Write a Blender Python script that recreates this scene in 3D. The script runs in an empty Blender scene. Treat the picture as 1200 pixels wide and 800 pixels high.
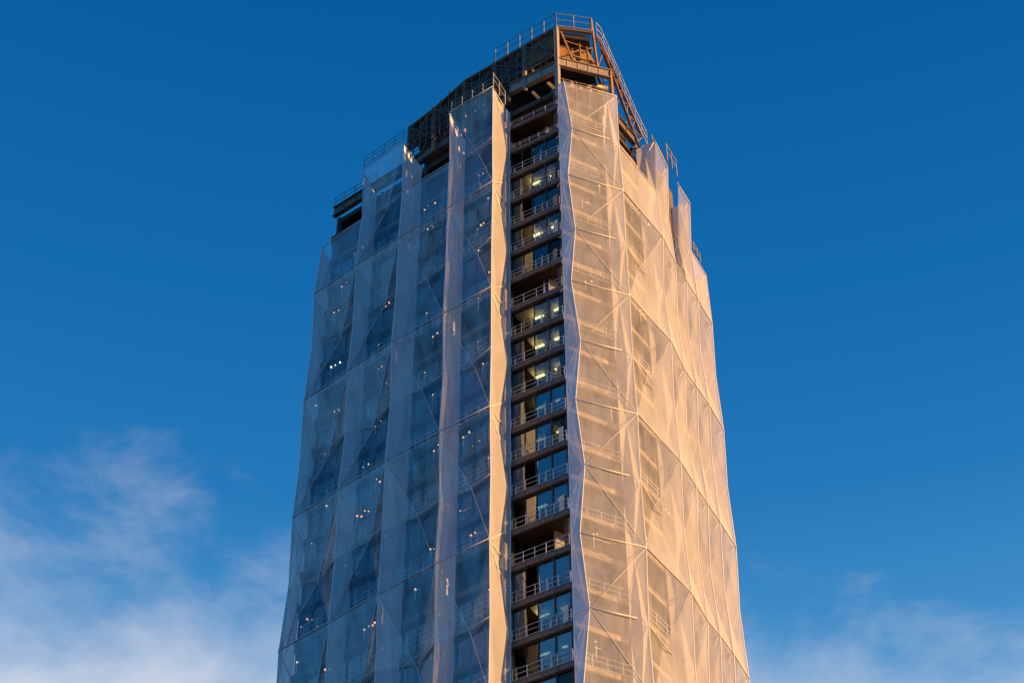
import bpy, math, random
from mathutils import Vector, Matrix
rnd = random.Random(7)
S = bpy.context.scene
COL = S.collection
R = math.radians

# ------------------------------------------------------------------ helpers
class MB:
    """collects boxes, beams, tubes and polygons into ONE mesh"""
    def __init__(s): s.v = []; s.f = []
    def add(s, vs, fs):
        o = len(s.v); s.v += [tuple(v) for v in vs]; s.f += [tuple(i + o for i in f) for f in fs]
    def hexa(s, b, t):            # bottom quad, top quad (ccw from above)
        s.add(list(b) + list(t), [(3, 2, 1, 0), (4, 5, 6, 7), (0, 1, 5, 4), (1, 2, 6, 5), (2, 3, 7, 6), (3, 0, 4, 7)])
    def prism(s, poly, z0, z1):
        n = len(poly)
        s.add([(p[0], p[1], z0) for p in poly] + [(p[0], p[1], z1) for p in poly],
              [tuple(range(n))[::-1], tuple(range(n, 2 * n))] + [(i, (i + 1) % n, n + (i + 1) % n, n + i) for i in range(n)])
    def wallbox(s, p, q, z0, z1, d0, d1):   # box along plan line p-q, between offsets d0..d1 along its left normal
        p = Vector(p[:2]); q = Vector(q[:2]); e = (q - p).normalized(); n = Vector((-e.y, e.x))
        a, b, c, d = p + n * d0, q + n * d0, q + n * d1, p + n * d1
        s.hexa([(*a, z0), (*b, z0), (*c, z0), (*d, z0)], [(*a, z1), (*b, z1), (*c, z1), (*d, z1)])
    def beam(s, p, q, w, h, up=(0, 0, 1)):
        p = Vector(p); q = Vector(q); e = (q - p).normalized(); u = Vector(up)
        if abs(e.dot(u)) > .98: u = Vector((.6, .8, 0))
        x = e.cross(u).normalized(); y = x.cross(e).normalized()
        x *= w / 2; y *= h / 2
        s.add([p - x - y, p + x - y, p + x + y, p - x + y, q - x - y, q + x - y, q + x + y, q - x + y],
              [(0, 1, 2, 3), (7, 6, 5, 4), (4, 5, 1, 0), (5, 6, 2, 1), (6, 7, 3, 2), (7, 4, 0, 3)])
    def ibeam(s, p, q, w, h, t=.06):
        u = Vector((0, 0, (h - t) / 2))
        p = Vector(p); q = Vector(q)
        s.beam(p + u, q + u, w, t); s.beam(p - u, q - u, w, t); s.beam(p, q, t, h - 2 * t)
    def tube(s, pts, r, n=6):
        pts = [Vector(p) for p in pts]; rings = []
        for i, p in enumerate(pts):
            d = (pts[min(i + 1, len(pts) - 1)] - pts[max(i - 1, 0)]).normalized()
            u = Vector((0, 0, 1)) if abs(d.z) < .95 else Vector((1, 0, 0))
            x = d.cross(u).normalized(); y = d.cross(x)
            rr = r[i] if isinstance(r, (list, tuple)) else r
            rings.append([p + (x * math.cos(2 * math.pi * k / n) + y * math.sin(2 * math.pi * k / n)) * rr for k in range(n)])
        m = len(rings)
        fs = [(i * n + k, i * n + (k + 1) % n, (i + 1) * n + (k + 1) % n, (i + 1) * n + k) for i in range(m - 1) for k in range(n)]
        fs += [tuple(range(n))[::-1], tuple(range((m - 1) * n, m * n))]
        s.add([v for g in rings for v in g], fs)
    def build(s, name, mat, parent=None, smooth=False, sharp=None):
        me = bpy.data.meshes.new(name); me.from_pydata(s.v, [], s.f); me.update()
        if smooth:
            for p in me.polygons: p.use_smooth = True
        if sharp:
            for e in me.edges:
                if tuple(sorted(e.vertices)) in sharp: e.use_edge_sharp = True
        me.materials.append(mat)
        o = bpy.data.objects.new(name, me); COL.objects.link(o)
        if parent is not None: o.parent = parent
        return o

def tag(o, label=None, cat=None, group=None, kind=None):
    for k, v in (('label', label), ('category', cat), ('group', group), ('kind', kind)):
        if v: o[k] = v
    return o

def empty(name, loc=(0, 0, 0)):
    o = bpy.data.objects.new(name, None); o.location = loc; COL.objects.link(o); return o

def at(o, loc):                                  # give a single-mesh thing its own base point
    o.location = loc; return o

NTH = ['first', 'second', 'third', 'fourth', 'fifth', 'sixth', 'seventh', 'eighth', 'ninth', 'tenth', 'eleventh', 'twelfth',
       'thirteenth', 'fourteenth', 'fifteenth', 'sixteenth', 'seventeenth', 'eighteenth', 'nineteenth', 'twentieth', 'twenty-first', 'twenty-second', 'twenty-third', 'twenty-fourth']

# ------------------------------------------------------------------ materials
def newmat(name):
    m = bpy.data.materials.new(name); m.use_nodes = True
    nt = m.node_tree; nt.nodes.clear()
    out = nt.nodes.new('ShaderNodeOutputMaterial')
    return m, nt, out

def noise_ramp(nt, scale, lo, hi, detail=6, stretch=None, src='Position'):
    g = nt.nodes.new('ShaderNodeNewGeometry')
    vec = g.outputs['Position']
    if stretch:
        mp = nt.nodes.new('ShaderNodeMapping'); mp.inputs['Scale'].default_value = stretch
        nt.links.new(vec, mp.inputs['Vector']); vec = mp.outputs['Vector']
    n = nt.nodes.new('ShaderNodeTexNoise'); n.inputs['Scale'].default_value = scale; n.inputs['Detail'].default_value = detail
    n.inputs['Roughness'].default_value = .62
    nt.links.new(vec, n.inputs['Vector'])
    mr = nt.nodes.new('ShaderNodeMapRange'); mr.inputs['From Min'].default_value = .32; mr.inputs['From Max'].default_value = .68
    mr.inputs['To Min'].default_value = lo; mr.inputs['To Max'].default_value = hi
    nt.links.new(n.outputs['Fac'], mr.inputs['Value'])
    return mr.outputs['Result'], n

def solid(name, c1, c2, rough=.6, metal=0, scale=1.5, bump=.3, stretch=None):
    m, nt, out = newmat(name)
    fac, n = noise_ramp(nt, scale, 0, 1, stretch=stretch)
    mx = nt.nodes.new('ShaderNodeMix'); mx.data_type = 'RGBA'
    mx.inputs[6].default_value = (*c1, 1); mx.inputs[7].default_value = (*c2, 1)
    nt.links.new(fac, mx.inputs[0])
    b = nt.nodes.new('ShaderNodeBsdfPrincipled'); b.inputs['Roughness'].default_value = rough; b.inputs['Metallic'].default_value = metal
    nt.links.new(mx.outputs[2], b.inputs['Base Color'])
    if bump:
        bp = nt.nodes.new('ShaderNodeBump'); bp.inputs['Strength'].default_value = bump; bp.inputs['Distance'].default_value = .03
        nt.links.new(n.outputs['Fac'], bp.inputs['Height']); nt.links.new(bp.outputs['Normal'], b.inputs['Normal'])
    nt.links.new(b.outputs['BSDF'], out.inputs['Surface'])
    return m

def sheet_mat(name, opac, trans, gloss, graze=.34, alb=.78):
    m, nt, out = newmat(name)
    N = nt.nodes.new; Lk = nt.links.new
    fac, n = noise_ramp(nt, .5, -.09, .09, detail=10, stretch=(1.6, 1.6, .55))
    lw = N('ShaderNodeLayerWeight'); lw.inputs['Blend'].default_value = .5
    pw = N('ShaderNodeMath'); pw.operation = 'POWER'; pw.inputs[1].default_value = 2.2
    Lk(lw.outputs['Facing'], pw.inputs[0])
    ma = N('ShaderNodeMath'); ma.operation = 'MULTIPLY_ADD'; ma.inputs[1].default_value = graze; ma.inputs[2].default_value = opac
    Lk(pw.outputs[0], ma.inputs[0])
    ad = N('ShaderNodeMath'); ad.operation = 'ADD'; ad.use_clamp = True
    Lk(ma.outputs[0], ad.inputs[0]); Lk(fac, ad.inputs[1])
    bp = N('ShaderNodeBump'); bp.inputs['Strength'].default_value = .16; bp.inputs['Distance'].default_value = .12
    n2 = N('ShaderNodeTexNoise'); n2.inputs['Scale'].default_value = 1.3; n2.inputs['Detail'].default_value = 8
    g = N('ShaderNodeNewGeometry'); mp = N('ShaderNodeMapping'); mp.inputs['Scale'].default_value = (1, 1, .35); mp.inputs['Rotation'].default_value = (.3, .5, .2)
    Lk(g.outputs['Position'], mp.inputs['Vector']); Lk(mp.outputs['Vector'], n2.inputs['Vector']); Lk(n2.outputs['Fac'], bp.inputs['Height'])
    d = N('ShaderNodeBsdfDiffuse'); d.inputs['Color'].default_value = (alb, alb, alb, 1)
    t = N('ShaderNodeBsdfTranslucent'); t.inputs['Color'].default_value = (.84, .82, .79, 1)
    Lk(bp.outputs['Normal'], d.inputs['Normal']); Lk(bp.outputs['Normal'], t.inputs['Normal'])
    m1 = N('ShaderNodeMixShader'); m1.inputs[0].default_value = trans
    Lk(d.outputs[0], m1.inputs[1]); Lk(t.outputs[0], m1.inputs[2])
    gl = N('ShaderNodeBsdfGlossy'); gl.inputs['Roughness'].default_value = .13; gl.inputs['Color'].default_value = (.9, .9, .92, 1)
    Lk(bp.outputs['Normal'], gl.inputs['Normal'])
    m2 = N('ShaderNodeMixShader'); m2.inputs[0].default_value = gloss
    Lk(m1.outputs[0], m2.inputs[1]); Lk(gl.outputs[0], m2.inputs[2])
    tr = N('ShaderNodeBsdfTransparent'); tr.inputs['Color'].default_value = (.97, .97, .97, 1)
    m3 = N('ShaderNodeMixShader')
    Lk(ad.outputs[0], m3.inputs[0]); Lk(tr.outputs[0], m3.inputs[1]); Lk(m2.outputs[0], m3.inputs[2])
    Lk(m3.outputs[0], out.inputs['Surface'])
    return m

def glass_mat(name, tint, refl, fres):
    m, nt, out = newmat(name); N = nt.nodes.new; Lk = nt.links.new
    fr = N('ShaderNodeLayerWeight'); fr.inputs['Blend'].default_value = .35
    ma = N('ShaderNodeMath'); ma.operation = 'MULTIPLY_ADD'; ma.inputs[1].default_value = fres; ma.inputs[2].default_value = refl; ma.use_clamp = True
    Lk(fr.outputs['Fresnel'], ma.inputs[0])
    g = N('ShaderNodeBsdfGlossy'); g.inputs['Roughness'].default_value = .015; g.inputs['Color'].default_value = (.92, .96, 1, 1)
    bp = N('ShaderNodeBump'); bp.inputs['Strength'].default_value = .02; bp.inputs['Distance'].default_value = .03
    fac, n = noise_ramp(nt, .6, 0, 1, detail=2)
    Lk(n.outputs['Fac'], bp.inputs['Height']); Lk(bp.outputs['Normal'], g.inputs['Normal'])
    t = N('ShaderNodeBsdfTransparent'); t.inputs['Color'].default_value = (*tint, 1)
    mx = N('ShaderNodeMixShader'); Lk(ma.outputs[0], mx.inputs[0]); Lk(t.outputs[0], mx.inputs[1]); Lk(g.outputs[0], mx.inputs[2])
    Lk(mx.outputs[0], out.inputs['Surface'])
    return m

def emit_mat(name, col, st):
    m, nt, out = newmat(name)
    e = nt.nodes.new('ShaderNodeEmission'); e.inputs['Color'].default_value = (*col, 1); e.inputs['Strength'].default_value = st
    nt.links.new(e.outputs[0], out.inputs['Surface']); return m

M = dict(
    sheet=sheet_mat('translucent_sheeting', .29, .06, .46), clear=sheet_mat('shaded_facet_sheeting', .15, .05, .75, .25),  # second film: shade of the dark left facets put into its clearness
    milky=sheet_mat('sunlit_side_sheeting', .40, .22, .12), front=sheet_mat('front_sheeting', .37, .25, .08), shaded_right=sheet_mat('right_shaded_sheeting', .27, .15, .2, .14),  # right and front bays: sunlit brightness and facet shade put into film density
    bright=sheet_mat('lit_partition_sheeting', .88, .78, .02), side=sheet_mat('side_sheeting', .76, .08, .05, .3, .9), strip=sheet_mat('corner_strip_sheeting', .88, .25, .04, .1, .52),  # first film: brightness of the sunlit strip put into the right-hand partitions
    tube=solid('white_tube', (.72, .72, .72), (.85, .84, .83), .4, 0, 3, .1),
    rail=solid('rail_steel', (.24, .24, .24), (.36, .35, .34), .5, .3, 3, .1), pale=solid('pale_rail', (.62, .63, .64), (.75, .75, .75), .45, .2, 3, .1),
    steel=solid('rusty_steel', (.12, .10, .085), (.21, .15, .11), .65, .2, 1.2, .3),
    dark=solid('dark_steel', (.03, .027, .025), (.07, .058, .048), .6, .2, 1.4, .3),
    primer=solid('primed_steel', (.30, .25, .20), (.40, .33, .26), .6, .1, 1.0, .2),
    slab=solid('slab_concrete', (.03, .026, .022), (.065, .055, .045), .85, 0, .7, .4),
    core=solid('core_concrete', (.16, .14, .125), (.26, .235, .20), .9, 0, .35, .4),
    screen=solid('screen_sheet', (.07, .04, .02), (.17, .10, .05), .7, .1, .8, .4, (1, 1, .25)),
    board=solid('site_board', (.30, .21, .12), (.42, .30, .17), .75, 0, 1.2, .3),
    canvas=solid('canvas', (.62, .58, .50), (.78, .74, .66), .85, 0, 2.0, .5),
    yellow=solid('yellow_wrap', (.62, .36, .06), (.72, .46, .12), .7, 0, 2.0, .4),
    orange=solid('orange_wrap', (.55, .24, .05), (.66, .33, .1), .75, 0, 2.0, .4),
    duct=solid('duct_metal', (.22, .17, .12), (.34, .27, .2), .45, .5, 2.0, .2),
    frame=solid('window_frame', (.035, .033, .032), (.06, .055, .05), .5, .3, 2, .1),
    glass=glass_mat('window_glass', (.5, .53, .50), .06, .45),
    glass2=glass_mat('window_glass_coated', (.25, .30, .32), .24, .6),
    lampw=emit_mat('lamp_glint_warm', (1, .45, .15), 1.0), lampc=emit_mat('lamp_cold', (1, .9, .7), 2),
    ceil=emit_mat('ceiling_lamp_glow', (1, .80, .34), 7),
    ground=solid('shaded_ground_asphalt', (.018, .019, .022), (.032, .033, .036), .9, 0, .02, 0),  # shade of the surrounding city put into the ground colour
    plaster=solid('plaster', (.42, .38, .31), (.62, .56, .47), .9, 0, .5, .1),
    sun_rust=solid('sun_warmed_rust', (.24, .125, .045), (.42, .24, .09), .75, .1, 1.3, .4),  # rust warmed and lightened to carry sunlight on the crown
    film=glass_mat('filmed_glass', (.30, .31, .27), .03, .15),
    shaft=solid('shaft_cladding', (.12, .12, .13), (.2, .2, .2), .6, .1, .3, .2),
)

# ------------------------------------------------------------------ plan and levels (metres; camera at x=0, y=0)
V2 = lambda x, y: Vector((x, y))
P0, P1, P2, P3, P4 = V2(-19.49, 136.17), V2(-15.16, 132.33), V2(-10.9, 128.66), V2(-6.11, 124.96), V2(-1.79, 121.74)
G0, G1 = V2(-.139, 125.02), V2(4.566, 122.16)
F0, A, B, C_, D, E_ = V2(5.21, 121.04), V2(10.48, 122.92), V2(14.51, 128.77), V2(15.98, 132.34), V2(18.46, 136.93), V2(20.1, 140.5)
C2 = C_.lerp(D, .48)
I0 = V2(-18.8, 139.6)
I1, I2, I3 = (G0.lerp(I0, k) for k in (.74, .48, .24))
AI, BI, CI, DI, EI = V2(9.0, 124.6), V2(12.6, 129.9), V2(14.1, 133.3), V2(16.5, 137.9), V2(18.2, 141.5)
CI2 = CI.lerp(DI, .48)
BACK = [V2(18.2, 152.4), V2(-.46, 167), V2(-5.2, 169.8), V2(-9.6, 167.4), V2(-13.2, 162.1), V2(-17.1, 154.1), V2(-18.8, 150.5)]
INNER = [I0, I1, I2, I3, G0, G1, AI, BI, CI, DI, EI] + BACK          # counter-clockwise seen from above
zM = lambda l: 102.485 + (14 - l) * 3.6                              # sheeting levels
zB = lambda l: 105.51 + (14 - l) * 3.708                             # undersides of the floor slabs
LAST = 22
def inset(poly, d):
    c = sum(poly, Vector((0, 0))) / len(poly)
    return [p + (c - p).normalized() * d for p in poly]
v3 = lambda p, z: Vector((p[0], p[1], z))

# ------------------------------------------------------------------ the tower
tower = empty('tower_building', (0, 146, 0))
tag(tower, 'tall tower stripped to dark floor slabs and glass behind translucent sheeting', 'tower')
tower_inv = Matrix.Translation((0, -146, 0))
def tpart(mb, name, mat, parent=None, **k):
    o = mb.build(name, mat, parent or tower, **k)
    if parent is None: o.matrix_parent_inverse = tower_inv
    return o
m = MB(); m.prism(inset(INNER, 9), 0, 161); tpart(m, 'core_wall', M['core'])
m = MB(); m.prism(inset(INNER, -.2), 0, zB(LAST) - .02); tpart(m, 'lower_shaft', M['shaft'])

OPEN = (0, 1, 7, 15)             # storeys without glazing
visible = [(I0, I1), (I1, I2), (I2, I3), (I3, G0), (G0, G1), (G1, AI), (AI, BI), (BI, CI), (CI, DI), (DI, EI)]
for l in range(-1, LAST + 1):
    z = zB(l)
    if l == -1: continue
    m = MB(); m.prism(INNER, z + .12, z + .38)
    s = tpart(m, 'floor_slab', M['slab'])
    for wi, (p, q) in enumerate(visible):                  # steel channel along each edge
        e = MB(); a = p.lerp(q, .004); b = q.lerp(p, .004)
        e.wallbox(a, b, z - .02, z + .40, -.06, -.004)
        e.wallbox(a, b, z - .08, z - .024, -.08, .12)
        e.wallbox(a, b, z + .404, z + .44, -.09, .12)
        if (p, q) == (G0, G1):
            for k in range(1, 4):
                c = p.lerp(q, k / 4); nn = Vector((q.y - p.y, -(q.x - p.x))).normalized()
                e.beam(v3(c + nn * .085, z + .0), v3(c + nn * .085, z + .40), .05, .05)
        e.build('edge_beam', M['steel'] if wi <= 4 else M['primer'], s)  # lighter steel on the sunlit sides puts the sun into the colour
rest = MB(); restf = MB()
for l in range(1, LAST + 1):
    if l in OPEN: continue
    z0, z1 = zB(l) + .45, zB(l - 1) - .09
    for wi, (p, q) in enumerate(visible):
        gap = (p, q) == (G0, G1)
        ins = .2 if gap else .35
        solo = gap or wi in (3, 5, 6)
        g = MB() if solo else rest; f = MB() if solo else restf
        a = p.lerp(q, .012); b = q.lerp(p, .012)
        ks = (0, .23, .43, .71, 1) if gap else (0, .25, .5, .75, 1)
        film = MB()
        if gap:
            for i in range(4):                              # panes: glazed, taken out, or filmed over
                kind = rnd.choice(('glass', 'out', 'film', 'out')) if i == 1 else rnd.choice(('glass', 'out')) if i == 0 else rnd.choice(('glass', 'glass', 'glass', 'glass', 'film' if i == 3 else 'glass'))
                if kind != 'out': (g if kind == 'glass' else film).wallbox(a.lerp(b, ks[i] + .004), a.lerp(b, ks[i + 1] - .004), z0 + .1, z1 - .1, ins, ins + .03)
        else: g.wallbox(a, b, z0 + .1, z1 - .10, ins, ins + .03)
        clear = wi in (5, 6)
        e = (q - p).normalized(); n = Vector((-e.y, e.x))
        for k in ks:
            c = a.lerp(b, k) + n * (ins - .05)
            f.beam(v3(c, z0), v3(c, z1), (.05 if k != .71 else .13) if gap else .07, .1, up=(n.x, n.y, 0))
        f.wallbox(a, b, z0, z0 + .1, ins - .1, ins + .1)
        f.wallbox(a, b, z1 - .10, z1, ins - .1, ins + .1)
        if solo:
            w = tpart(g, 'window', M['glass2'] if (gap and l >= 11) or not (gap or clear) else M['glass'])
            f.build('window_frame', M['frame'], w)
            if film.v: film.build('protective_film', M['film'], w)
            if wi in (5, 6):                                # pale panels added behind some panes for sunlit brightness, uneven in height
                bl = MB()
                for i in range(4):
                    if rnd.random() < .55: bl.wallbox(a.lerp(b, ks[i] + .015), a.lerp(b, ks[i + 1] - .015), z1 - .1 - rnd.uniform(.8, 2.3), z1 - .11, ins + .10, ins + .12)
                if bl.v: bl.build('sunlit_panel', M['canvas'], w)
w = tpart(rest, 'window', M['glass2']); w['kind'] = 'stuff'
wf = restf.build('window_frame', M['frame'], w); wf['kind'] = 'stuff'
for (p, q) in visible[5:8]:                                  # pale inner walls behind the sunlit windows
    bwl = MB(); bwl.wallbox(p.lerp(q, .02), q.lerp(p, .02), zB(LAST), zB(0), 2.6, 2.75); tpart(bwl, 'added_inner_wall', M['plaster'])
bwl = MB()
for (p, q) in visible[:4]: bwl.wallbox(p, q, zB(LAST), zB(0), 1.5, 1.6)  # unseen dark wall added to keep sun out of the left bays
tpart(bwl, 'added_inner_wall', M['dark'])
for l in (3, 5, 8, 9, 10, 12, 17):                            # lit inner walls in the open strip
    bwl = MB(); bwl.wallbox(G0.lerp(G1, .3), G0.lerp(G1, .97), zB(l) + .45, zB(l - 1) + .1, 2.9, 3.0); tpart(bwl, 'added_inner_wall', M['plaster'])
    t0, t1 = rnd.choice(((.05, .7), (.4, .98), (.02, .98), (.25, .8)))
    bwl = MB(); bwl.wallbox(G0.lerp(G1, t0), G0.lerp(G1, t1), zB(l - 1) - .05, zB(l - 1) + .06, .5, 2.85); tpart(bwl, 'ceiling_panel', M['plaster'])
bw = MB()
bk = [EI] + BACK + [I0]
for i in range(len(bk) - 1): bw.wallbox(bk[i], bk[i + 1], zB(LAST) + .6, zB(0) - .1, .2, .4)
tpart(bw, 'back_wall', M['shaft'])
# columns at the corners of the inner wall
for p in (I0, I1, I2, I3, G0, G1, AI, BI, CI, DI):
    m = MB(); c = inset([p, Vector((0, 146))], 0)[0]; c = p + (Vector((0, 146)) - p).normalized() * .75
    m.tube([v3(c, zB(LAST)), v3(c, 161.0)], .32, 10); tpart(m, 'column', M['dark'], smooth=False)

# roof deck beams
deck_runs = [(I0, I1, 161.0, 162.5), (I1, I2, 161.0, 162.5), (I2, I3, 161.2, 162.8), (I3, G0, 161.9, 163.5), (G0, G1, 163.1, 164.7),
             (AI, BI, 160.9, 162.4), (BI, CI, 160.4, 161.9), (CI, DI, 160.2, 161.7), (DI, EI, 158.0, 159.5)]
m = MB(); m.prism(inset(INNER, .6), 160.2, 160.9); tpart(m, 'roof_deck', M['slab'])
for (p, q, z0, z1) in deck_runs:
    m = MB(); a = p.lerp(q, .004); b = q.lerp(p, .004)
    m.wallbox(a, b, z0 + .2, z1 - .08, 0.0, .08); m.wallbox(a, b, z1 - .076, z1, -.22, .3); m.wallbox(a, b, z0 + .1, z0 + .196, -.2, .3)
    e = (q - p); k = max(3, int(e.length / 1.5))
    for i in range(1, k):
        c = a.lerp(b, i / k); nn = Vector((e.y, -e.x)).normalized() * .1
        m.beam(v3(c + nn, z0 + .2), v3(c + nn, z1 - .08), .06, .16)
    tpart(m, 'roof_beam', M['primer'] if (p, q) == (G0, G1) else M['steel'])

# ------------------------------------------------------------------ crown storey on the roof
K1, K2, K3, K4 = Vector((4.62, 122.12)), Vector((8.25, 122.8)), Vector((10.0, 123.8)), Vector((13.3, 130.6))
KL = [(K1, 165.0, 170.3), (Vector((1.4, 124.1)), 164.6, 169.8), (Vector((-1.65, 125.85)), 163.4, 169.2), (Vector((-4.8, 128.1)), 162.8, 169.2), (Vector((-8.0, 130.5)), 162.8, 167.7), (Vector((-10.7, 132.6)), 162.6, 167.1)]
crown = MB()
# columns
for i, (p, z0, z1) in enumerate(KL):
    m = MB(); w = .42 if i == 0 else .3
    m.beam(v3(p, z0 - (6 if i == 0 else 2)), v3(p, z1 + .25), w, w); tpart(m, 'crown_column', M['primer'] if i < 2 else M['sun_rust'])
for i in range(len(KL) - 1):
    (p, a0, a1), (q, b0, b1) = KL[i], KL[i + 1]
    e = (q - p).normalized(); n = Vector((e.y, -e.x))        # inward: away from camera
    if n.y < 0: n = -n
    pi, qi = p + n * .14 + e * .16, q + n * .14 - e * .16
    m = MB()                                                    # screen of corrugated sheet
    nn = 14
    for k in range(nn):
        c0, c1 = pi.lerp(qi, k / nn), pi.lerp(qi, (k + 1) / nn)
        o0, o1 = n * (.08 if k % 2 else 0), n * (0 if k % 2 else .08)
        lo = lambda t: a0 + (b0 - a0) * t + (1.2 if i < 2 else .9)
        hi = lambda t: a1 + (b1 - a1) * t + .05
        t0, t1 = k / nn, (k + 1) / nn
        m.add([v3(c0 + o0, lo(t0)), v3(c1 + o1, lo(t1)), v3(c1 + o1, hi(t1)), v3(c0 + o0, hi(t0))], [(0, 1, 2, 3)])
    tpart(m, 'crown_screen', M['sun_rust'] if i == 0 else M['dark'])
    m = MB(); m.ibeam(v3(p, a1), v3(q, b1), .35, .3); tpart(m, 'crown_beam', M['sun_rust'])
    m = MB(); m.ibeam(v3(p + n * .2, a0 + 1.75), v3(q + n * .2, b0 + 1.75), .3, .26); tpart(m, 'crown_beam', M['sun_rust'])
    m = MB(); m.beam(v3(pi - n * .15, a0 + 1.9), v3(qi - n * .15, b1 - .3), .12, .12)
    m.beam(v3(pi - n * .3, a1 - .3), v3(qi - n * .3, b0 + 2.3), .1, .1); tpart(m, 'crown_brace', M['steel'])
# loose scaffold in front of the crown screens
for i in range(len(KL) - 1):
    (p, a0, a1), (q, b0, b1) = KL[i], KL[i + 1]
    nn = Vector(((q - p).normalized().y, -(q - p).normalized().x)); nn = nn if nn.y < 0 else -nn
    base = v3(p + nn * .25, a0); root = empty('tube_scaffold', base); iv = Matrix.Translation(-base)
    tag(root, f'dark tube scaffold in front of the crown screen, {NTH[i]} section left from the crown corner', 'scaffold', 'tube scaffolds on the crown')
    k = 4
    for j in range(k + 1):
        t = (j + rnd.uniform(-.12, .12)) / k; t = min(max(t, .03), .97); pp = p.lerp(q, t) + nn * rnd.uniform(.18, .32)
        m = MB(); m.tube([v3(pp, a0 + (b0 - a0) * t - .2), v3(pp + nn * rnd.uniform(-.05, .05), a1 + (b1 - a1) * t + rnd.uniform(-.6, .5))], .05, 6)
        m.build('standard', M['steel'], root).matrix_parent_inverse = iv
    for h in (.25, .48, .72):
        m = MB(); h1, h2 = h + rnd.uniform(-.06, .06), h + rnd.uniform(-.06, .06)
        m.tube([v3(p.lerp(q, .02) + nn * .24, a0 + (a1 - a0) * h1), v3(p.lerp(q, .98) + nn * .24, b0 + (b1 - b0) * h2)], .045, 6)
        m.build('ledger', M['steel'], root).matrix_parent_inverse = iv
    for j in range(3):
        t0, t1 = rnd.uniform(0, .5), rnd.uniform(.5, 1); h0, h1 = rnd.choice(((.1, .9), (.85, .15), (.3, .7)))
        m = MB(); m.tube([v3(p.lerp(q, t0) + nn * .33, a0 + (a1 - a0) * h0), v3(p.lerp(q, t1) + nn * .33, b0 + (b1 - b0) * h1)], .04, 6)
        m.build('diagonal_brace', M['steel'], root).matrix_parent_inverse = iv
# front of the crown: lit recess
m = MB(); m.ibeam(v3(K1, 170.35), v3(K2, 170.45), .4, .34); tpart(m, 'crown_beam', M['primer'])
m = MB(); m.ibeam(v3(K1, 164.7), v3(K3, 164.75), .4, 1.3, .1)
for k in range(1, 5): m.beam(v3(K1.lerp(K3, k / 5), 164.1), v3(K1.lerp(K3, k / 5), 165.2), .1, .3)
tpart(m, 'crown_beam', M['primer'])
fe = (K3 - K1).normalized(); fn = Vector((-fe.y, fe.x))
m = MB(); m.add([v3(K1 + fe * .4 + fn * 1.1, 166.5), v3(K1 + fe * 5.0 + fn * 1.1, 166.5), v3(K1 + fe * 3.6 + fn * 1.1, 170.0), v3(K1 + fe * .4 + fn * 1.1, 170.0),
                 v3(K1 + fe * .4 + fn * 1.2, 166.5), v3(K1 + fe * 5.0 + fn * 1.2, 166.5), v3(K1 + fe * 3.6 + fn * 1.2, 170.0), v3(K1 + fe * .4 + fn * 1.2, 170.0)],
                [(0, 1, 2, 3), (7, 6, 5, 4), (0, 4, 5, 1), (1, 5, 6, 2), (2, 6, 7, 3), (3, 7, 4, 0)])
tpart(m, 'crown_screen', M['sun_rust'])
m = MB()
m.beam(v3(K1 + fe * .5 + fn * .1, 170.2), v3(K1 + fe * 1.7 + fn * .1, 165.9), .16, .16)
m.beam(v3(K1 + fe * .9 + fn * .5, 169.3), v3(K1 + fe * 3.9 + fn * .5, 169.0), .1, .1)
m.beam(v3(K1 + fe * 1.2 + fn * .5, 167.2), v3(K1 + fe * 4.3 + fn * .5, 169.4), .1, .1)
m.beam(v3(K1 + fe * 1.3 + fn * .4, 167.0), v3(K1 + fe * 4.6 + fn * .4, 166.6), .16, .2)
m.beam(v3(K1 + fe * 2.6 + fn * .45, 170.2), v3(K1 + fe * 2.7 + fn * .45, 166.6), .12, .12)
m.beam(v3(K1 + fe * 3.4 + fn * .5, 169.2), v3(K1 + fe * 3.5 + fn * .5, 166.8), .1, .1)
tpart(m, 'crown_brace', M['sun_rust'])
m = MB(); m.beam(v3(K2, 173.0), v3(K1 + fe * 4.3, 165.3), .22, .22); tpart(m, 'crown_column', M['sun_rust'])
m = MB(); m.beam(v3(K3, 165.2), v3(K3 + Vector((.1, .2)), 159.0), .32, .32); tpart(m, 'crown_column', M['sun_rust'])
# raking truss on the right side
B2 = [Vector((8.8, 124.3, 172.0)), Vector((10.4, 126.6, 170.1)), Vector((11.6, 128.4, 167.6)), Vector((13.5, 131.2, 163.9))]
B1 = [Vector((9.3, 124.2, 169.6)), Vector((10.6, 126.9, 168.2)), Vector((11.5, 128.3, 165.6)), Vector((12.9, 130.3, 162.0))]
def along3(P, t):
    t *= len(P) - 1; i = min(int(t), len(P) - 2); return P[i].lerp(P[i + 1], t - i)
for P in (B1, B2):
    m = MB()
    for i in range(3): m.ibeam(P[i], P[i + 1], .26, .30)
    tpart(m, 'raking_beam', M['sun_rust'])
m = MB()
for k in range(9):
    m.beam(along3(B1, k / 8), along3(B2, k / 8), .08, .08)
    if k < 8: m.beam(along3(B1, k / 8), along3(B2, (k + 1) / 8), .06, .06)
for k in range(6): m.beam(along3(B1, k / 6) + Vector((-1.2, .6, -.6)), along3(B2, k / 6), .1, .1)
tpart(m, 'raking_brace', M['sun_rust'])
m = MB()
for i in range(3): m.ibeam(B1[i] + Vector((-1.2, .6, -.6)), B1[i + 1] + Vector((-1.2, .6, -.6)), .26, .3)
tpart(m, 'raking_beam', M['steel'])
m = MB(); m.wallbox(K3 + Vector((.1, .6)), BI, 161.2, 163.6, 1.2, 1.3); tpart(m, 'crown_screen', M['dark'])
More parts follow.
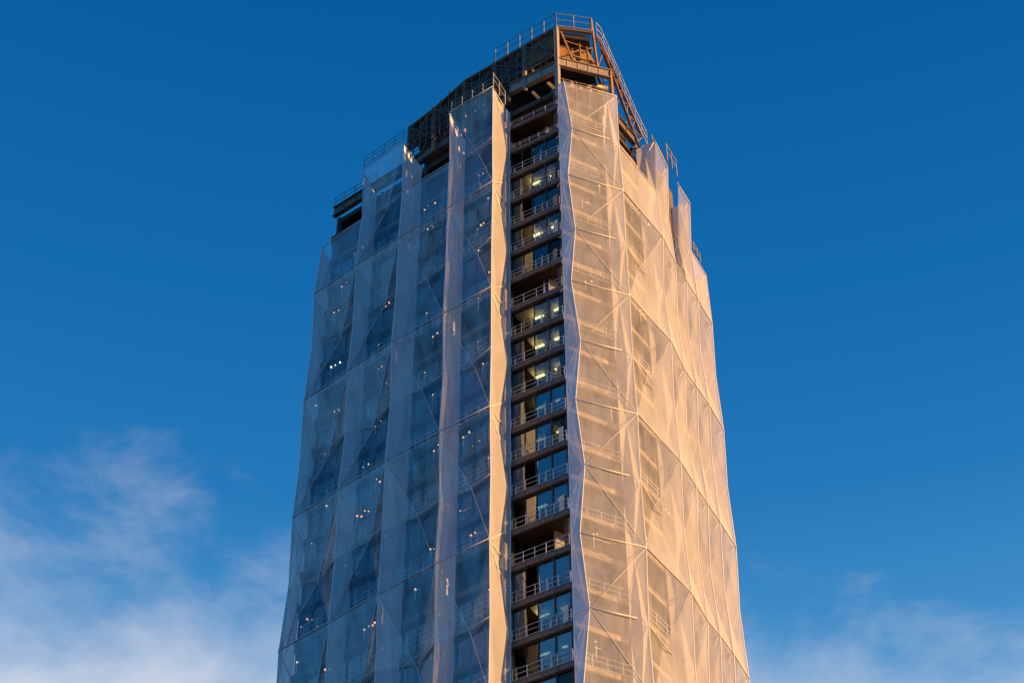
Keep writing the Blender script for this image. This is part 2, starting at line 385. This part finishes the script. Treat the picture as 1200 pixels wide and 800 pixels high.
m = MB(); m.prism([K1 + Vector((-.2, .9)), K2 + Vector((0, .9)), Vector((9, 127)), Vector((9, 134)), Vector((-9, 138)), Vector((-10, 133.6)), Vector((-4.6, 129)), Vector((-1.4, 126.9))], 166.3, 166.5)
tpart(m, 'crown_deck', M['dark'])
m = MB(); m.prism([K1 + Vector((.1, .35)), K2 + Vector((-.2, .3)), Vector((8.4, 126.5)), Vector((3, 129.5)), Vector((-1.2, 126.3))], 169.5, 170.3)
tpart(m, 'crown_roof', M['dark'])
m = MB(); m.wallbox(K1 + fe * .2, K3 + fe * .5, 157.8, 164.6, 2.6, 2.7); m.wallbox(AI, BI, 152.5, 161, 1.3, 1.4)
tpart(m, 'plant_wall', M['dark'])
m = MB(); m.wallbox(BI.lerp(CI, .5), CI.lerp(DI, .0), 158, 163.0, .3, .36); m.wallbox(CI, DI.lerp(EI, .15), zB(4), 163.3, -.26, -.2); tpart(m, 'plant_wall', M['steel'])
m = MB(); m.wallbox(AI, BI, 161, 164.4, 1.0, 1.1); tpart(m, 'plant_wall', M['dark'])

# ------------------------------------------------------------------ sheeting bays
def nrm(p, q):
    e = (q - p).normalized(); return Vector((e.y, -e.x)) if e.x > 0 else Vector((-e.y, e.x))   # points to the outside (towards camera)
MID = {id(P0): (.2, .35), id(P1): (.12, .5), id(P2): (.1, .5), id(P3): (.08, .5), id(P4): (.02, .5), id(F0): (.62, .22), id(A): (-.08, .45),
       id(B): (-.25, .35), id(C_): (-.3, .2), id(C2): (-.3, .2), id(D): (-.25, .15), id(E_): (-.2, .05)}
INN = {id(P0): I0, id(P1): I1, id(P2): I2, id(P3): I3, id(P4): G0, id(F0): G1, id(A): AI, id(B): BI, id(C_): CI, id(C2): CI2, id(D): DI, id(E_): EI}
jit = {}
def node(p, l):                       # ridge node: out on the creases, pulled in between them
    k = (id(p), l)
    if k not in jit:
        o = Vector(MID[id(p)]) if l % 4 == 0 else Vector((0, 0))
        jit[k] = Vector((p.x + o.x + rnd.uniform(-.06, .06), p.y + o.y + rnd.uniform(-.06, .06), zM(l) + rnd.uniform(-.1, .1)))
    return jit[k]
class Sheet:
    """folded sheet of triangles, each triangle billowed a little; folds stay sharp"""
    def __init__(s): s.v = []; s.ix = {}; s.f = []; s.sharp = set(); s.mb = MB()
    def vid(s, p):
        k = (round(p.x, 3), round(p.y, 3), round(p.z, 3))
        if k not in s.ix: s.ix[k] = len(s.v); s.v.append(tuple(p))
        return s.ix[k]
    def tri(s, a, b, c, out, billow=.07, n=5):
        nv = (b - a).cross(c - a).normalized()
        if nv.dot(out) < 0: nv = -nv; b, c = c, b
        sag = billow * rnd.uniform(-1.2, -.3)
        size = min((b - a).length, (c - b).length, (a - c).length) / 5
        g = {}
        for i in range(n + 1):
            for j in range(n + 1 - i):
                k = n - i - j
                u, v, w = i / n, j / n, k / n
                g[i, j] = s.vid(a * u + b * v + c * w + nv * (27 * u * v * w * sag * max(.3, size)))
        for i in range(n):
            for j in range(n - i):
                s.f.append((g[i + 1, j], g[i, j + 1], g[i, j]))
                if i + j < n - 1: s.f.append((g[i + 1, j], g[i + 1, j + 1], g[i, j + 1]))
        for i in range(n):
            for (p, q) in (((i, 0), (i + 1, 0)), ((0, i), (0, i + 1)), ((i, n - i), (i + 1, n - i - 1))):
                s.sharp.add(tuple(sorted((g[p], g[q]))))
    def build(s, name, parent, mat='sheet'):
        m = MB(); m.v = s.v; m.f = s.f
        o = m.build(name, M[mat], parent, smooth=True, sharp=s.sharp)
        return o

bays = []
def make_bay(pa, pb, top, diag, label, sides=(), group='sheeting bays wrapped round the tower'):
    base = (pa + pb) / 2
    root = empty('sheeting_bay', (base.x, base.y, zM(LAST)))
    inv = Matrix.Translation((-base.x, -base.y, -zM(LAST)))
    tag(root, label, 'sheeting', group)
    def fin(o): o.matrix_parent_inverse = inv; return o
    out = v3(nrm(pa, pb), 0)
    l = top
    tubes = []
    while l < LAST:
        l2 = l + (4 if l % 4 == 2 else 2)
        sh = Sheet(); cl = Sheet()          # facet shade put into the film: light facets denser, dark ones clearer
        TL, TR, BL, BR = node(pa, l), node(pb, l), node(pa, l2), node(pb, l2)
        if l2 - l == 4:
            ML, MR = node(pa, l + 2), node(pb, l + 2)
            if diag == 'fan':                     # from the left mid node to the right corners
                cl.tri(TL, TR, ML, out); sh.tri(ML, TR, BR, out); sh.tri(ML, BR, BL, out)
                tubes += [(ML, TR), (ML, BR)]
                tubes.append((ML, ML.lerp((TR + BR) / 2, .78)))
            else:
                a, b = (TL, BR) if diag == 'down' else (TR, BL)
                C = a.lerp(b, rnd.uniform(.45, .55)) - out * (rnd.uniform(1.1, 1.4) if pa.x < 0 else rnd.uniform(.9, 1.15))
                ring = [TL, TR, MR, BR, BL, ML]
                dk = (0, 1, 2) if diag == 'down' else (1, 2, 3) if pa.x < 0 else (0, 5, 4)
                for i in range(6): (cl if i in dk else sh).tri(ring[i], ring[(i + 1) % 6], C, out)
                tubes += [(a, C, b)]
                if pa.x < 0: tubes.append((C.lerp(ML, .35) - out * .05, MR))
                elif pa is A: tubes.append((ML, C.lerp(MR, .3) - out * .05))
        else:
            C = (TL + TR + BL + BR) / 4 - out * .12
            for t in ((TL, TR, C), (TR, BR, C), (BR, BL, C), (BL, TL, C)): sh.tri(*t, out)
            tubes.append((TL, TR))
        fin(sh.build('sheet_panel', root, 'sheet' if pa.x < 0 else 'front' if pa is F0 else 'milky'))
        if cl.v: fin(cl.build('shaded_facet', root, 'clear' if pa.x < 0 else 'front' if pa is F0 else 'shaded_right'))
        if l % 4 == 2: tubes.append((TL, TR))
        l = l2
    for t in tubes:
        m = MB(); off = out * .06
        full = len(t) == 2 and abs(t[0].z - t[1].z) < .5
        if not full and pa.x > 6: continue
        m.tube([p + off for p in t], .05 if full else .024, 6)
        fin(m.build('crease_tube', M['tube'], root, smooth=True))
    # ledgers and guard rails standing in the cavity behind the sheet
    ia, ib = INN[id(pa)], INN[id(pb)]
    if (pb - pa).length > 3:
        for k in range(top + 1, LAST, 2):
            z = zM(k) - .9; m = MB()
            for h in (0, .55, 1.05):
                m.tube([v3(ia.lerp(pa, .3), z + h), v3(ib.lerp(pb, .3), z + h)], .028, 4)
            for i in range(5):
                pp = ia.lerp(pa, .3).lerp(ib.lerp(pb, .3), i / 4); m.tube([v3(pp, z), v3(pp, z + 1.05)], .028, 4)
            fin(m.build('ledger_rail', M['tube'], root))
    # ridge cables
    for p in (pa, pb):
        if p is pb or p in (P0, F0):
            m = MB(); m.tube([node(p, k) + out * .02 for k in range(top, LAST + 1, 2)], .05, 6)
            fin(m.build('edge_cable', M['tube'], root, smooth=True))
    for p in sides:
        q = INN[id(p)]; d = (p - q).normalized(); q = q + d * (.08 if p is not P0 else -.35)
        per = v3(Vector((-d.y, d.x)), 0)
        sh = Sheet(); inner = {}
        for k in range(top, LAST + 1, 2):
            inner[k] = v3(q, zM(k))
        step = list(range(2 if p is C2 else top, LAST + 1, 2))
        for k in step[:-1]:
            a0, a1, b0, b1 = node(p, k), node(p, k + 2), inner[k], inner[k + 2]
            mid = lambda k, A_, B_: (A_ + B_) / 2 + per * (.42 if k % 4 == 0 else -.28)
            m0, m1 = mid(k, a0, b0), mid(k + 2, a1, b1)
            if k % 4 == 0: ts = ((a0, m0, m1), (a0, m1, a1), (m0, b0, m1), (b0, b1, m1))
            else: ts = ((a0, m0, a1), (m0, m1, a1), (m0, b0, b1), (m0, b1, m1))
            for t in ts: sh.tri(*t, per, .06, 4)
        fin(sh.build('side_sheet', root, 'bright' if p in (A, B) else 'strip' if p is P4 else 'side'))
        m = MB(); pts = []
        for k in step:                              # bracket truss standing just inside the side sheet
            a0, b0 = node(p, k) + per * -.12 - v3(d, 0) * .1, inner[k] - per * .12
            m.tube([a0, b0 - v3(d, 0) * .4], .05, 5)
            if k + 2 <= LAST:
                a1, b1 = node(p, k + 2) - per * .12 - v3(d, 0) * .1, inner[k + 2] - per * .12
                mm = (b0 + b1) / 2
                m.tube([a0, mm], .04, 5); m.tube([mm, a1], .04, 5)
        fin(m.build('bracket_truss', M['tube'], root))
        if p in (P0, P4, F0):
            m = MB(); m.tube([inner[k] for k in step], .045, 6); fin(m.build('edge_cable', M['tube'], root, smooth=True))
    bays.append(root)
    return root
make_bay(P0, P1, 0, 'up', 'leftmost blue shaded sheeting bay with a low top edge, at the far left edge', (P0,))
make_bay(P1, P2, -2, 'up', 'second blue sheeting bay from the left with a tall top edge under a railing', (P1, P2))
make_bay(P2, P3, 0, 'down', 'third blue sheeting bay from the left, ending low under a dark opening', ())
make_bay(P3, P4, -2, 'down', 'tall blue sheeting bay beside the open strip, with a sunlit side sheet', (P3, P4))
make_bay(F0, A, -2, 'fan', 'broad sunlit golden sheeting bay right of the open strip, below the crown', (F0, A))
make_bay(A, B, 0, 'up', 'sunlit sheeting bay just right of the broad golden front bay, ending low', ())
make_bay(B, C_, -2, 'up', 'narrow tall sunlit sheeting bay ending in a peak at the foot of the crown', (B, C_))
make_bay(C_, C2, 2, 'up', 'very narrow sunlit sheeting bay under the brown slot on the right', ())
make_bay(C2, D, -2, 'up', 'tall sunlit sheeting bay right of the brown slot', (C2, D))
make_bay(D, E_, 0, 'up', 'rightmost sunlit sheeting bay along the right edge of the tower', (E_,))

# ------------------------------------------------------------------ railings
def railing(pts, h, label, n=5, rails=3, r=.035, group='guard railings on the tower', mat='rail', tall_ends=0):
    pts = [Vector(p) for p in pts]
    root = empty('guard_railing', pts[0]); inv = Matrix.Translation(-pts[0])
    tag(root, label, 'railing', group)
    segs = [(pts[i], pts[i + 1]) for i in range(len(pts) - 1)]
    L = sum((b - a).length for a, b in segs)
    def along(t):
        t *= L
        for a, b in segs:
            if t <= (b - a).length + 1e-6: return a.lerp(b, t / (b - a).length)
            t -= (b - a).length
        return pts[-1]
    for k in range(n + 1):
        m = MB(); p = along(k / n); m.beam(p, p + Vector((0, 0, h + (tall_ends if k in (0, n) else 0))), r * 2.2, r * 2.2)
        m.build('post', M[mat], root).matrix_parent_inverse = inv
    for j in range(rails):
        hh = h * (1 - j * .42) - .04
        m = MB(); m.tube([p + Vector((0, 0, hh)) for p in pts], r, 6)
        m.build('rail', M[mat], root).matrix_parent_inverse = inv
    return root
ge = (G1 - G0).normalized(); gn = Vector((ge.y, -ge.x))          # gn: out of the open strip, towards the camera
glen = (G1 - G0).length
for l in range(0, LAST):
    z = zB(l) + .44
    a, b = G0 + ge * .12, G1 - ge * .12
    railing([v3(a + gn * .02, z), v3(b + gn * .02, z)], 1.15 if l not in (0, 1) else .7,
            f'pale steel guard railing on the {NTH[l]} floor edge from the top of the open strip', rnd.choice((4, 4, 5)), 3 if l not in (0, 1) else 2, .024, mat='pale')
oL = lambda p, q, z, t=0: [v3(p, z), v3(q, z)]
railing([v3(P1, 160.6), v3(P2, 160.5)], 1.5, 'steel guard railing along the top of the second blue bay from the left', 4, 3, .035)
railing([v3(P3.lerp(P4, .03), 160.2), v3(P4, 160.2)], 1.5, 'steel guard railing along the top edge of the tall blue bay beside the open strip', 4, 3, .04)
railing([v3(P4, 160.2), v3(P4.lerp(G0, .7), 160.2)], 2.2, 'short braced railing returning at the corner above the sunlit side sheet', 2, 2, .05)
railing([v3(I0, 162.5), v3(I0.lerp(I1, .95), 162.5)], 1.6, 'guard railing on the dark roof beam at the far left corner', 4, 3, .04)
railing([v3(I2.lerp(I3, -.25), 162.8), v3(I3, 162.8)], 1.4, 'dark guard railing on the beam above the opening of the third blue bay', 5, 3, .045)
railing([v3(I3, 163.5), v3(G0, 163.6)], 1.2, 'guard railing on the deck behind the tall blue bay, under the crown screen', 5, 2, .035)
railing([v3(p, z1 + .2) for p, z0, z1 in KL[:3]], 2.5, 'tall guard railing on the crown above the open strip', 5, 3, .045)
railing([v3(p, z1 + .16) for p, z0, z1 in KL[2:]], .28, 'low pipe rail following the sloping left edge of the crown roof', 9, 1, .06)
railing([v3(K1, 170.6), v3(K2, 170.7)], 2.4, 'sunlit guard railing on the topmost front edge of the crown', 2, 3, .045)
railing([(8.9, 124.5, 172.3), (9.4, 125.1, 172.2), (10.46, 126.75, 170.2), (11.5, 128.3, 168.2), (13.1, 130.6, 165.0), (14.1, 132.0, 163.4)], 2.4, 'guard railing running down the raking right edge of the crown', 9, 3, .035)
railing([v3(B + Vector((-.3, -.4)), 160.0), v3(C_, 160.2)], .8, 'guard railing along the peaked top of the narrow sunlit bay', 4, 3, .035)
railing([v3(C_ + Vector((.1, .2)), 161.7), v3(C2 + Vector((.0, .0)), 161.5)], 2.8, 'small tall railing with post above the brown slot on the right', 2, 2, .05)
railing([v3(C2, 160.1), v3(D, 160.0)], 0.6, 'thin railing along the top of the tall bay right of the brown slot', 4, 2, .03)
railing([v3(D.lerp(E_, .05), 152.9), v3(D.lerp(E_, .5), 152.9)], 1.4, 'small railing on the rightmost low bay top', 2, 2, .045)

# ------------------------------------------------------------------ site clutter in the open strip
def bundle(p, w, h, mat, name, label, cat, group, seed):
    """draped heap: an uneven faceted cone of cloth"""
    r = random.Random(seed); n = 9; rings = []
    for j, (t, s) in enumerate(((0, 1), (.25, .93), (.55, .66), (.82, .36), (1, .08))):
        lean = Vector((r.uniform(-.1, .1), r.uniform(-.05, .05)))
        rings.append([Vector((math.cos(2 * math.pi * k / n) * w * s * r.uniform(.78, 1.15) + lean.x * t * w * 3, math.sin(2 * math.pi * k / n) * w * .7 * s * r.uniform(.8, 1.1) + lean.y, t * h * r.uniform(.94, 1.04))) for k in range(n)])
    m = MB(); fs = [(j * n + k, j * n + (k + 1) % n, (j + 1) * n + (k + 1) % n, (j + 1) * n + k) for j in range(4) for k in range(n)]
    fs += [tuple(range(n))[::-1], tuple(range(4 * n, 5 * n))]
    m.add([v for g in rings for v in g], fs)
    return tag(at(m.build(name, M[mat]), p), label, cat, group)
def board(p, q, h, lean, mat, label):
    m = MB(); p = Vector(p); q = Vector(q); e = (q - p); n = Vector((e.y, -e.x, 0)).normalized()
    a, b = p * 0 + n * lean, e + n * lean
    t = n * .04
    m.hexa([a, b, b - t, a - t], [Vector((0, 0, h)), e + Vector((0, 0, h)), e - t + Vector((0, 0, h)), -t + Vector((0, 0, h))])
    return tag(at(m.build('leaning_board', M[mat]), p), label, 'board', 'boards leaning in the open strip')
def gp(t, inn, z): return v3(G0 + ge * (glen * t) - gn * inn, z)
for l in range(1, LAST - 1):
    z = zB(l) + .45; o = NTH[l]
    if l not in (7, 15):
        bundle(gp(.06 + .03 * rnd.random(), .1, z), .11, 1.0 + .5 * rnd.random(), rnd.choice(['orange', 'yellow', 'canvas']), 'wrapped_bundle',
               f'wrapped bundle at the left end of the {o} floor edge of the open strip', 'bundle', 'wrapped bundles on the open floors', l)
    if l >= 2 and l not in (15,):
        bundle(gp(.58 + .08 * rnd.random(), .1, z), .115 + .015 * rnd.random(), 1.3 + .7 * rnd.random(), 'canvas' if l not in (1, 4, 9) else 'yellow', 'canvas_heap',
               f'draped canvas heap behind the railing on the {o} floor edge of the open strip', 'canvas heap', 'canvas heaps on the open floors', 50 + l)
    if l in (3, 4, 5, 6, 10, 12, 14, 17):
        t = .8 + .04 * rnd.random()
        board(gp(t, .15, z), gp(t + .09, .07, z), 1.5 + .5 * rnd.random(), .05, rnd.choice(['canvas', 'board']),
              f'board leaning at the right end of the {o} floor edge of the open strip')
board(gp(.78, 1.2, zB(1) + .45), gp(.93, .7, zB(1) + .45), 2.2, .3, 'yellow', 'big yellow board leaning on the open second floor')
# braces hanging under the roof beam, warm sunlight put into their colour
for i, (t, a, b) in enumerate(((.75, 162.9, 161.2), (.42, 162.6, 160.8))):
    m = MB(); p = gp(t, .6, a); q = gp(t + .16, .9, b); m.beam(p * 0, q - p, .22, .28)
    tag(at(m.build('steel_brace', M['yellow'] if i == 0 else M['board']), p), ('yellow' if i == 0 else 'tan') + ' sun-tinted steel brace hanging under the roof beam in the open strip', 'brace')
# clutter in the opening above the broad golden bay
fz = 161.2
m = MB()
for k in range(7): m.beam(v3(K1 + fe * .3 + fn * (.15 + .28 * k), fz - .06), v3(K3 - fe * .2 + fn * (.15 + .28 * k), fz - .06), .25, .06)
for k in range(4): m.tube([v3(K1 + fe * (.6 + 1.4 * k) + fn * .1, fz - 3.0), v3(K1 + fe * (.6 + 1.4 * k) + fn * .1, fz + 1.1)], .05, 6)
m.tube([v3(K1 + fe * .3 + fn * .1, fz + 1.05), v3(K3 - fe * .2 + fn * .1, fz + 1.05)], .04, 6)
tag(m.build('scaffold_platform', M['board']), 'plank scaffold platform holding heaps in the opening above the golden bay', 'platform')
m = MB(); pts = [Vector((0, 0, 0)), Vector((.1, .1, 1.2)), Vector((.5, .3, 2.2)), Vector((1.3, .6, 2.8)), Vector((2.4, 1.0, 2.9))]; m.tube(pts, .38, 12)
tag(at(m.build('air_duct', M['duct'], smooth=True), v3(K1 + fe * 3.2 + fn * 1.3, fz + .2)), 'bent round air duct in the opening above the golden bay', 'duct')
m = MB(); m.tube([Vector((0, 0, 0)), Vector((.15, .1, 2.4)), Vector((-.1, .3, 5))], [.34, .3, .26], 10)
tag(at(m.build('cable_drum_chute', M['board'], smooth=True), v3(K1 + fe * .9 + fn * 2.4, fz - 2.0)), 'brown hanging chute at the left of the opening above the golden bay', 'chute')
for i, (t, w, h, mt, lb) in enumerate(((1.7, .45, 2.0, 'yellow', 'yellow wrapped pallet in the opening above the golden bay'), (2.6, .4, 1.5, 'orange', 'orange wrapped heap beside the yellow pallet above the golden bay'),
                                       (4.7, .45, 1.8, 'board', 'brown heap at the right end of the opening above the golden bay'), (3.8, .35, 1.4, 'canvas', 'pale heap under the air duct above the golden bay'))):
    bundle(v3(K1 + fe * t + fn * .8, fz), w, h, mt, 'wrapped_heap', lb, 'heap', None, 90 + i)
for i, (t, zz, lb) in enumerate(((1.2, 166.7, 'small tan heap on the crown deck behind the front brace'), (3.8, 166.7, 'tan heap at the right of the crown deck'))):
    bundle(v3(K1 + fe * t + fn * .9, zz - 1.3), .35, 1.4, 'board', 'wrapped_heap', lb, 'heap', None, 120 + i)
for i in range(2):
    bundle(v3(KL[1][0] + Vector((.8 + 1.1 * i, -.1)), 165.0), .22, 1.3, 'board', 'wrapped_heap', ['heap behind the roof beam near the crown column', 'heap behind the roof beam near the corner column'][i], 'heap', None, 130 + i)

# ------------------------------------------------------------------ glowing bulbs standing for lamps and sunlit glints behind the sheeting
bayname = {0: 'leftmost blue bay', 1: 'second blue bay from the left', 2: 'third blue bay from the left', 3: 'blue bay beside the open strip', 5: 'golden front bay', 6: 'sunlit bay right of the front'}
def lamp(p, kind, label, along):
    root = empty('glint_lamp', p); tag(root, label, 'lamp', 'lamps and sunlit glints behind the sheeting')
    nb = rnd.choice((1, 1, 2, 2, 3, 4)); x = v3(along, 0)
    st = MB(); st.beam(Vector((0, 0, -1.0)), Vector((0, 0, .2)), .05, .05); st.beam(x * -.1, x * (.5 * nb), .05, .05)
    st.build('lamp_stand', M['tube'], root)
    for i in range(nb):
        k = rnd.uniform(.28, .8); c = x * (.55 * i * rnd.uniform(.6, 1.2)) + Vector((0, 0, rnd.uniform(-.05, .6)))
        rings = [(.05 * k, -.13 * k), (.11 * k, -.07 * k), (.13 * k, 0), (.11 * k, .07 * k), (.05 * k, .13 * k)]
        m = MB(); m.tube([c + Vector((0, 0, z)) for r, z in rings], [r for r, z in rings], 8); m.build('bulb', M[kind], root, smooth=True)
for wi in (0, 1, 2, 3, 5, 6):
    p, q = visible[wi]; e = (q - p).normalized(); n = Vector((e.y, -e.x))
    for l in range(2, 20):
        if rnd.random() < (.9 if wi < 5 else .45):
            c = p.lerp(q, rnd.uniform(.12, .88)) + n * rnd.uniform(.3, 1.2)
            k = 'lampc' if rnd.random() < (.16 if l > 13 else .03) else 'lampw'
            lamp(v3(c, zB(l) + rnd.uniform(.9, 2.2)), k, f'{"white" if k == "lampc" else "warm"} light speck glowing on the {NTH[l]} floor down in the {bayname[wi]}', e)
# ceiling lamps in the open strip
for l in (3, 5, 8, 9, 10, 11, 12, 14, 17, 18):
    for j, t in enumerate((.30, .66)):
        m = MB(); m.beam(Vector((0, 0, 0)), v3(ge * .9, 0), .22, .07); 
        o = m.build('ceiling_lamp', M['ceil']); at(o, gp(t, 1.5, zB(l - 1) - .42))
        tag(o, f'yellow ceiling lamp behind glass on the {NTH[l]} open-strip floor, {"left" if j == 0 else "right"} of its pair', 'lamp', 'ceiling lamps in the open strip')

# ------------------------------------------------------------------ ground, camera, light
m = MB(); m.add([(-6000, -6000, 0), (6000, -6000, 0), (6000, 6000, 0), (-6000, 6000, 0)], [(0, 1, 2, 3)])
g = m.build('ground', M['ground']); g['kind'] = 'structure'

cam = bpy.data.cameras.new('camera'); co = bpy.data.objects.new('camera', cam); COL.objects.link(co)
cam.sensor_width = 36; cam.lens = 2350.157 / 1200 * 36; cam.clip_end = 20000
co.matrix_world = Matrix.Translation((0, 0, 1.7)) @ Matrix.Rotation(R(90 + 45.2317), 4, 'X') @ Matrix.Rotation(R(-.1684), 4, 'Z')
S.camera = co

SUN_EL = 11
sd = Vector((.92, -.39)).normalized()
sun = bpy.data.lights.new('sun', 'SUN'); sun.energy = 5; sun.color = (1, .50, .12); sun.angle = R(.5)
so = bpy.data.objects.new('sun', sun); COL.objects.link(so)
dvec = Vector((sd.x * math.cos(R(SUN_EL)), sd.y * math.cos(R(SUN_EL)), math.sin(R(SUN_EL))))
so.rotation_euler = dvec.to_track_quat('Z', 'Y').to_euler(); so.location = (60, -40, 200)

W = bpy.data.worlds.new('World'); S.world = W; W.use_nodes = True
nt = W.node_tree; nt.nodes.clear(); N = nt.nodes.new; Lk = nt.links.new
out = N('ShaderNodeOutputWorld'); bg = N('ShaderNodeBackground'); bg.inputs['Strength'].default_value = .083
sky = N('ShaderNodeTexSky'); sky.sky_type = 'NISHITA'; sky.sun_disc = False
sky.sun_elevation = R(SUN_EL); sky.sun_rotation = math.atan2(sd.x, sd.y)
sky.air_density = 1.0; sky.dust_density = .2; sky.ozone_density = 2.0
hs = N('ShaderNodeHueSaturation'); hs.inputs['Saturation'].default_value = 1.3; hs.inputs['Value'].default_value = 1.0
Lk(sky.outputs[0], hs.inputs['Color'])
tc = N('ShaderNodeTexCoord')
sep = N('ShaderNodeSeparateXYZ'); Lk(tc.outputs['Generated'], sep.inputs[0])
# deep evening blue over the physical sky
zr = N('ShaderNodeValToRGB'); cr_ = zr.color_ramp; cr_.elements[0].position = 0; cr_.elements[0].color = (.5, 2.9, 7.0, 1)
cr_.elements[1].position = 1; cr_.elements[1].color = (.01, .55, 1.9, 1)
for pos, c in ((.38, (.4, 2.5, 6.0, 1)), (.565, (.75, 2.45, 4.7, 1)), (.60, (.36, 1.95, 4.25, 1)), (.65, (.13, 1.4, 3.65, 1)), (.72, (.04, 1.08, 3.15, 1)), (.83, (.0, .74, 2.4, 1))):
    e = cr_.elements.new(pos); e.color = c
Lk(sep.outputs['Z'], zr.inputs[0])
mb = N('ShaderNodeMix'); mb.data_type = 'RGBA'; mb.inputs[0].default_value = .93
Lk(hs.outputs[0], mb.inputs[6]); Lk(zr.outputs[0], mb.inputs[7])
# cloud density: more towards the lower left of the view
h1 = N('ShaderNodeMath'); h1.operation = 'MULTIPLY_ADD'; h1.inputs[1].default_value = .04; Lk(sep.outputs['X'], h1.inputs[0]); Lk(sep.outputs['Z'], h1.inputs[2])
mk = N('ShaderNodeMapRange'); mk.interpolation_type = 'SMOOTHSTEP'
mk.inputs['From Min'].default_value = .55; mk.inputs['From Max'].default_value = .63; mk.inputs['To Min'].default_value = .30; mk.inputs['To Max'].default_value = -.34
Lk(h1.outputs[0], mk.inputs['Value'])
mp = N('ShaderNodeMapping'); mp.inputs['Scale'].default_value = (8, 8, 11); mp.inputs['Rotation'].default_value = (.2, .35, .5); Lk(tc.outputs['Generated'], mp.inputs['Vector'])
nz = N('ShaderNodeTexNoise'); nz.inputs['Scale'].default_value = 1.3; nz.inputs['Detail'].default_value = 9; nz.inputs['Roughness'].default_value = .55; nz.inputs['Distortion'].default_value = .15
Lk(mp.outputs[0], nz.inputs['Vector'])
ad = N('ShaderNodeMath'); ad.operation = 'ADD'; Lk(nz.outputs['Fac'], ad.inputs[0]); Lk(mk.outputs[0], ad.inputs[1])
cr = N('ShaderNodeMapRange'); cr.interpolation_type = 'SMOOTHSTEP'; cr.inputs['From Min'].default_value = .37; cr.inputs['From Max'].default_value = 1.0; cr.inputs['To Max'].default_value = .8
Lk(ad.outputs[0], cr.inputs['Value'])
# thin high wisps over the cloud bank
mp2 = N('ShaderNodeMapping'); mp2.inputs['Scale'].default_value = (8, 8, 13); mp2.inputs['Rotation'].default_value = (.5, -.4, .2); Lk(tc.outputs['Generated'], mp2.inputs['Vector'])
nz2 = N('ShaderNodeTexNoise'); nz2.inputs['Scale'].default_value = 1.6; nz2.inputs['Detail'].default_value = 10; nz2.inputs['Roughness'].default_value = .6; nz2.inputs['Distortion'].default_value = .25
Lk(mp2.outputs[0], nz2.inputs['Vector'])
mk2 = N('ShaderNodeMapRange'); mk2.interpolation_type = 'SMOOTHSTEP'; mk2.inputs['From Min'].default_value = .56; mk2.inputs['From Max'].default_value = .71; mk2.inputs['To Min'].default_value = .20; mk2.inputs['To Max'].default_value = -.40
hl = N('ShaderNodeMath'); hl.operation = 'MULTIPLY_ADD'; hl.inputs[1].default_value = .12; Lk(sep.outputs['X'], hl.inputs[0]); Lk(sep.outputs['Z'], hl.inputs[2]); Lk(hl.outputs[0], mk2.inputs['Value'])
ad2 = N('ShaderNodeMath'); ad2.operation = 'ADD'; Lk(nz2.outputs['Fac'], ad2.inputs[0]); Lk(mk2.outputs[0], ad2.inputs[1])
cr2 = N('ShaderNodeMapRange'); cr2.interpolation_type = 'SMOOTHSTEP'; cr2.inputs['From Min'].default_value = .38; cr2.inputs['From Max'].default_value = .80; cr2.inputs['To Max'].default_value = .32; Lk(ad2.outputs[0], cr2.inputs['Value'])
mxm = N('ShaderNodeMath'); mxm.operation = 'MAXIMUM'; Lk(cr.outputs[0], mxm.inputs[0]); Lk(cr2.outputs[0], mxm.inputs[1])
lo = N('ShaderNodeMapRange'); lo.interpolation_type = 'SMOOTHSTEP'; lo.inputs['From Min'].default_value = .46; lo.inputs['From Max'].default_value = .57   # a cloud bank, clear sky under it
Lk(sep.outputs['Z'], lo.inputs['Value'])
cm = N('ShaderNodeMath'); cm.operation = 'MULTIPLY'; Lk(mxm.outputs[0], cm.inputs[0]); Lk(lo.outputs[0], cm.inputs[1])
fw = N('ShaderNodeMapRange'); fw.inputs['From Min'].default_value = .1; fw.inputs['From Max'].default_value = .5; Lk(sep.outputs['Y'], fw.inputs['Value'])
cf = N('ShaderNodeMath'); cf.operation = 'MULTIPLY'; Lk(cm.outputs[0], cf.inputs[0]); Lk(fw.outputs[0], cf.inputs[1])
mx = N('ShaderNodeMix'); mx.data_type = 'RGBA'; mx.inputs[7].default_value = (5.6, 5.6, 6.0, 1)
Lk(cf.outputs[0], mx.inputs[0]); Lk(mb.outputs[2], mx.inputs[6])
Lk(mx.outputs[2], bg.inputs['Color']); Lk(bg.outputs[0], out.inputs['Surface'])

S.view_settings.view_transform = 'Standard'; S.view_settings.look = 'None'; S.view_settings.exposure = .74; S.view_settings.gamma = 1
S.render.engine = 'CYCLES'
S.cycles.use_denoising = True
S.cycles.transparent_max_bounces = 24; S.cycles.max_bounces = 10; S.cycles.diffuse_bounces = 4; S.cycles.glossy_bounces = 4
S.cycles.sample_clamp_indirect = 4
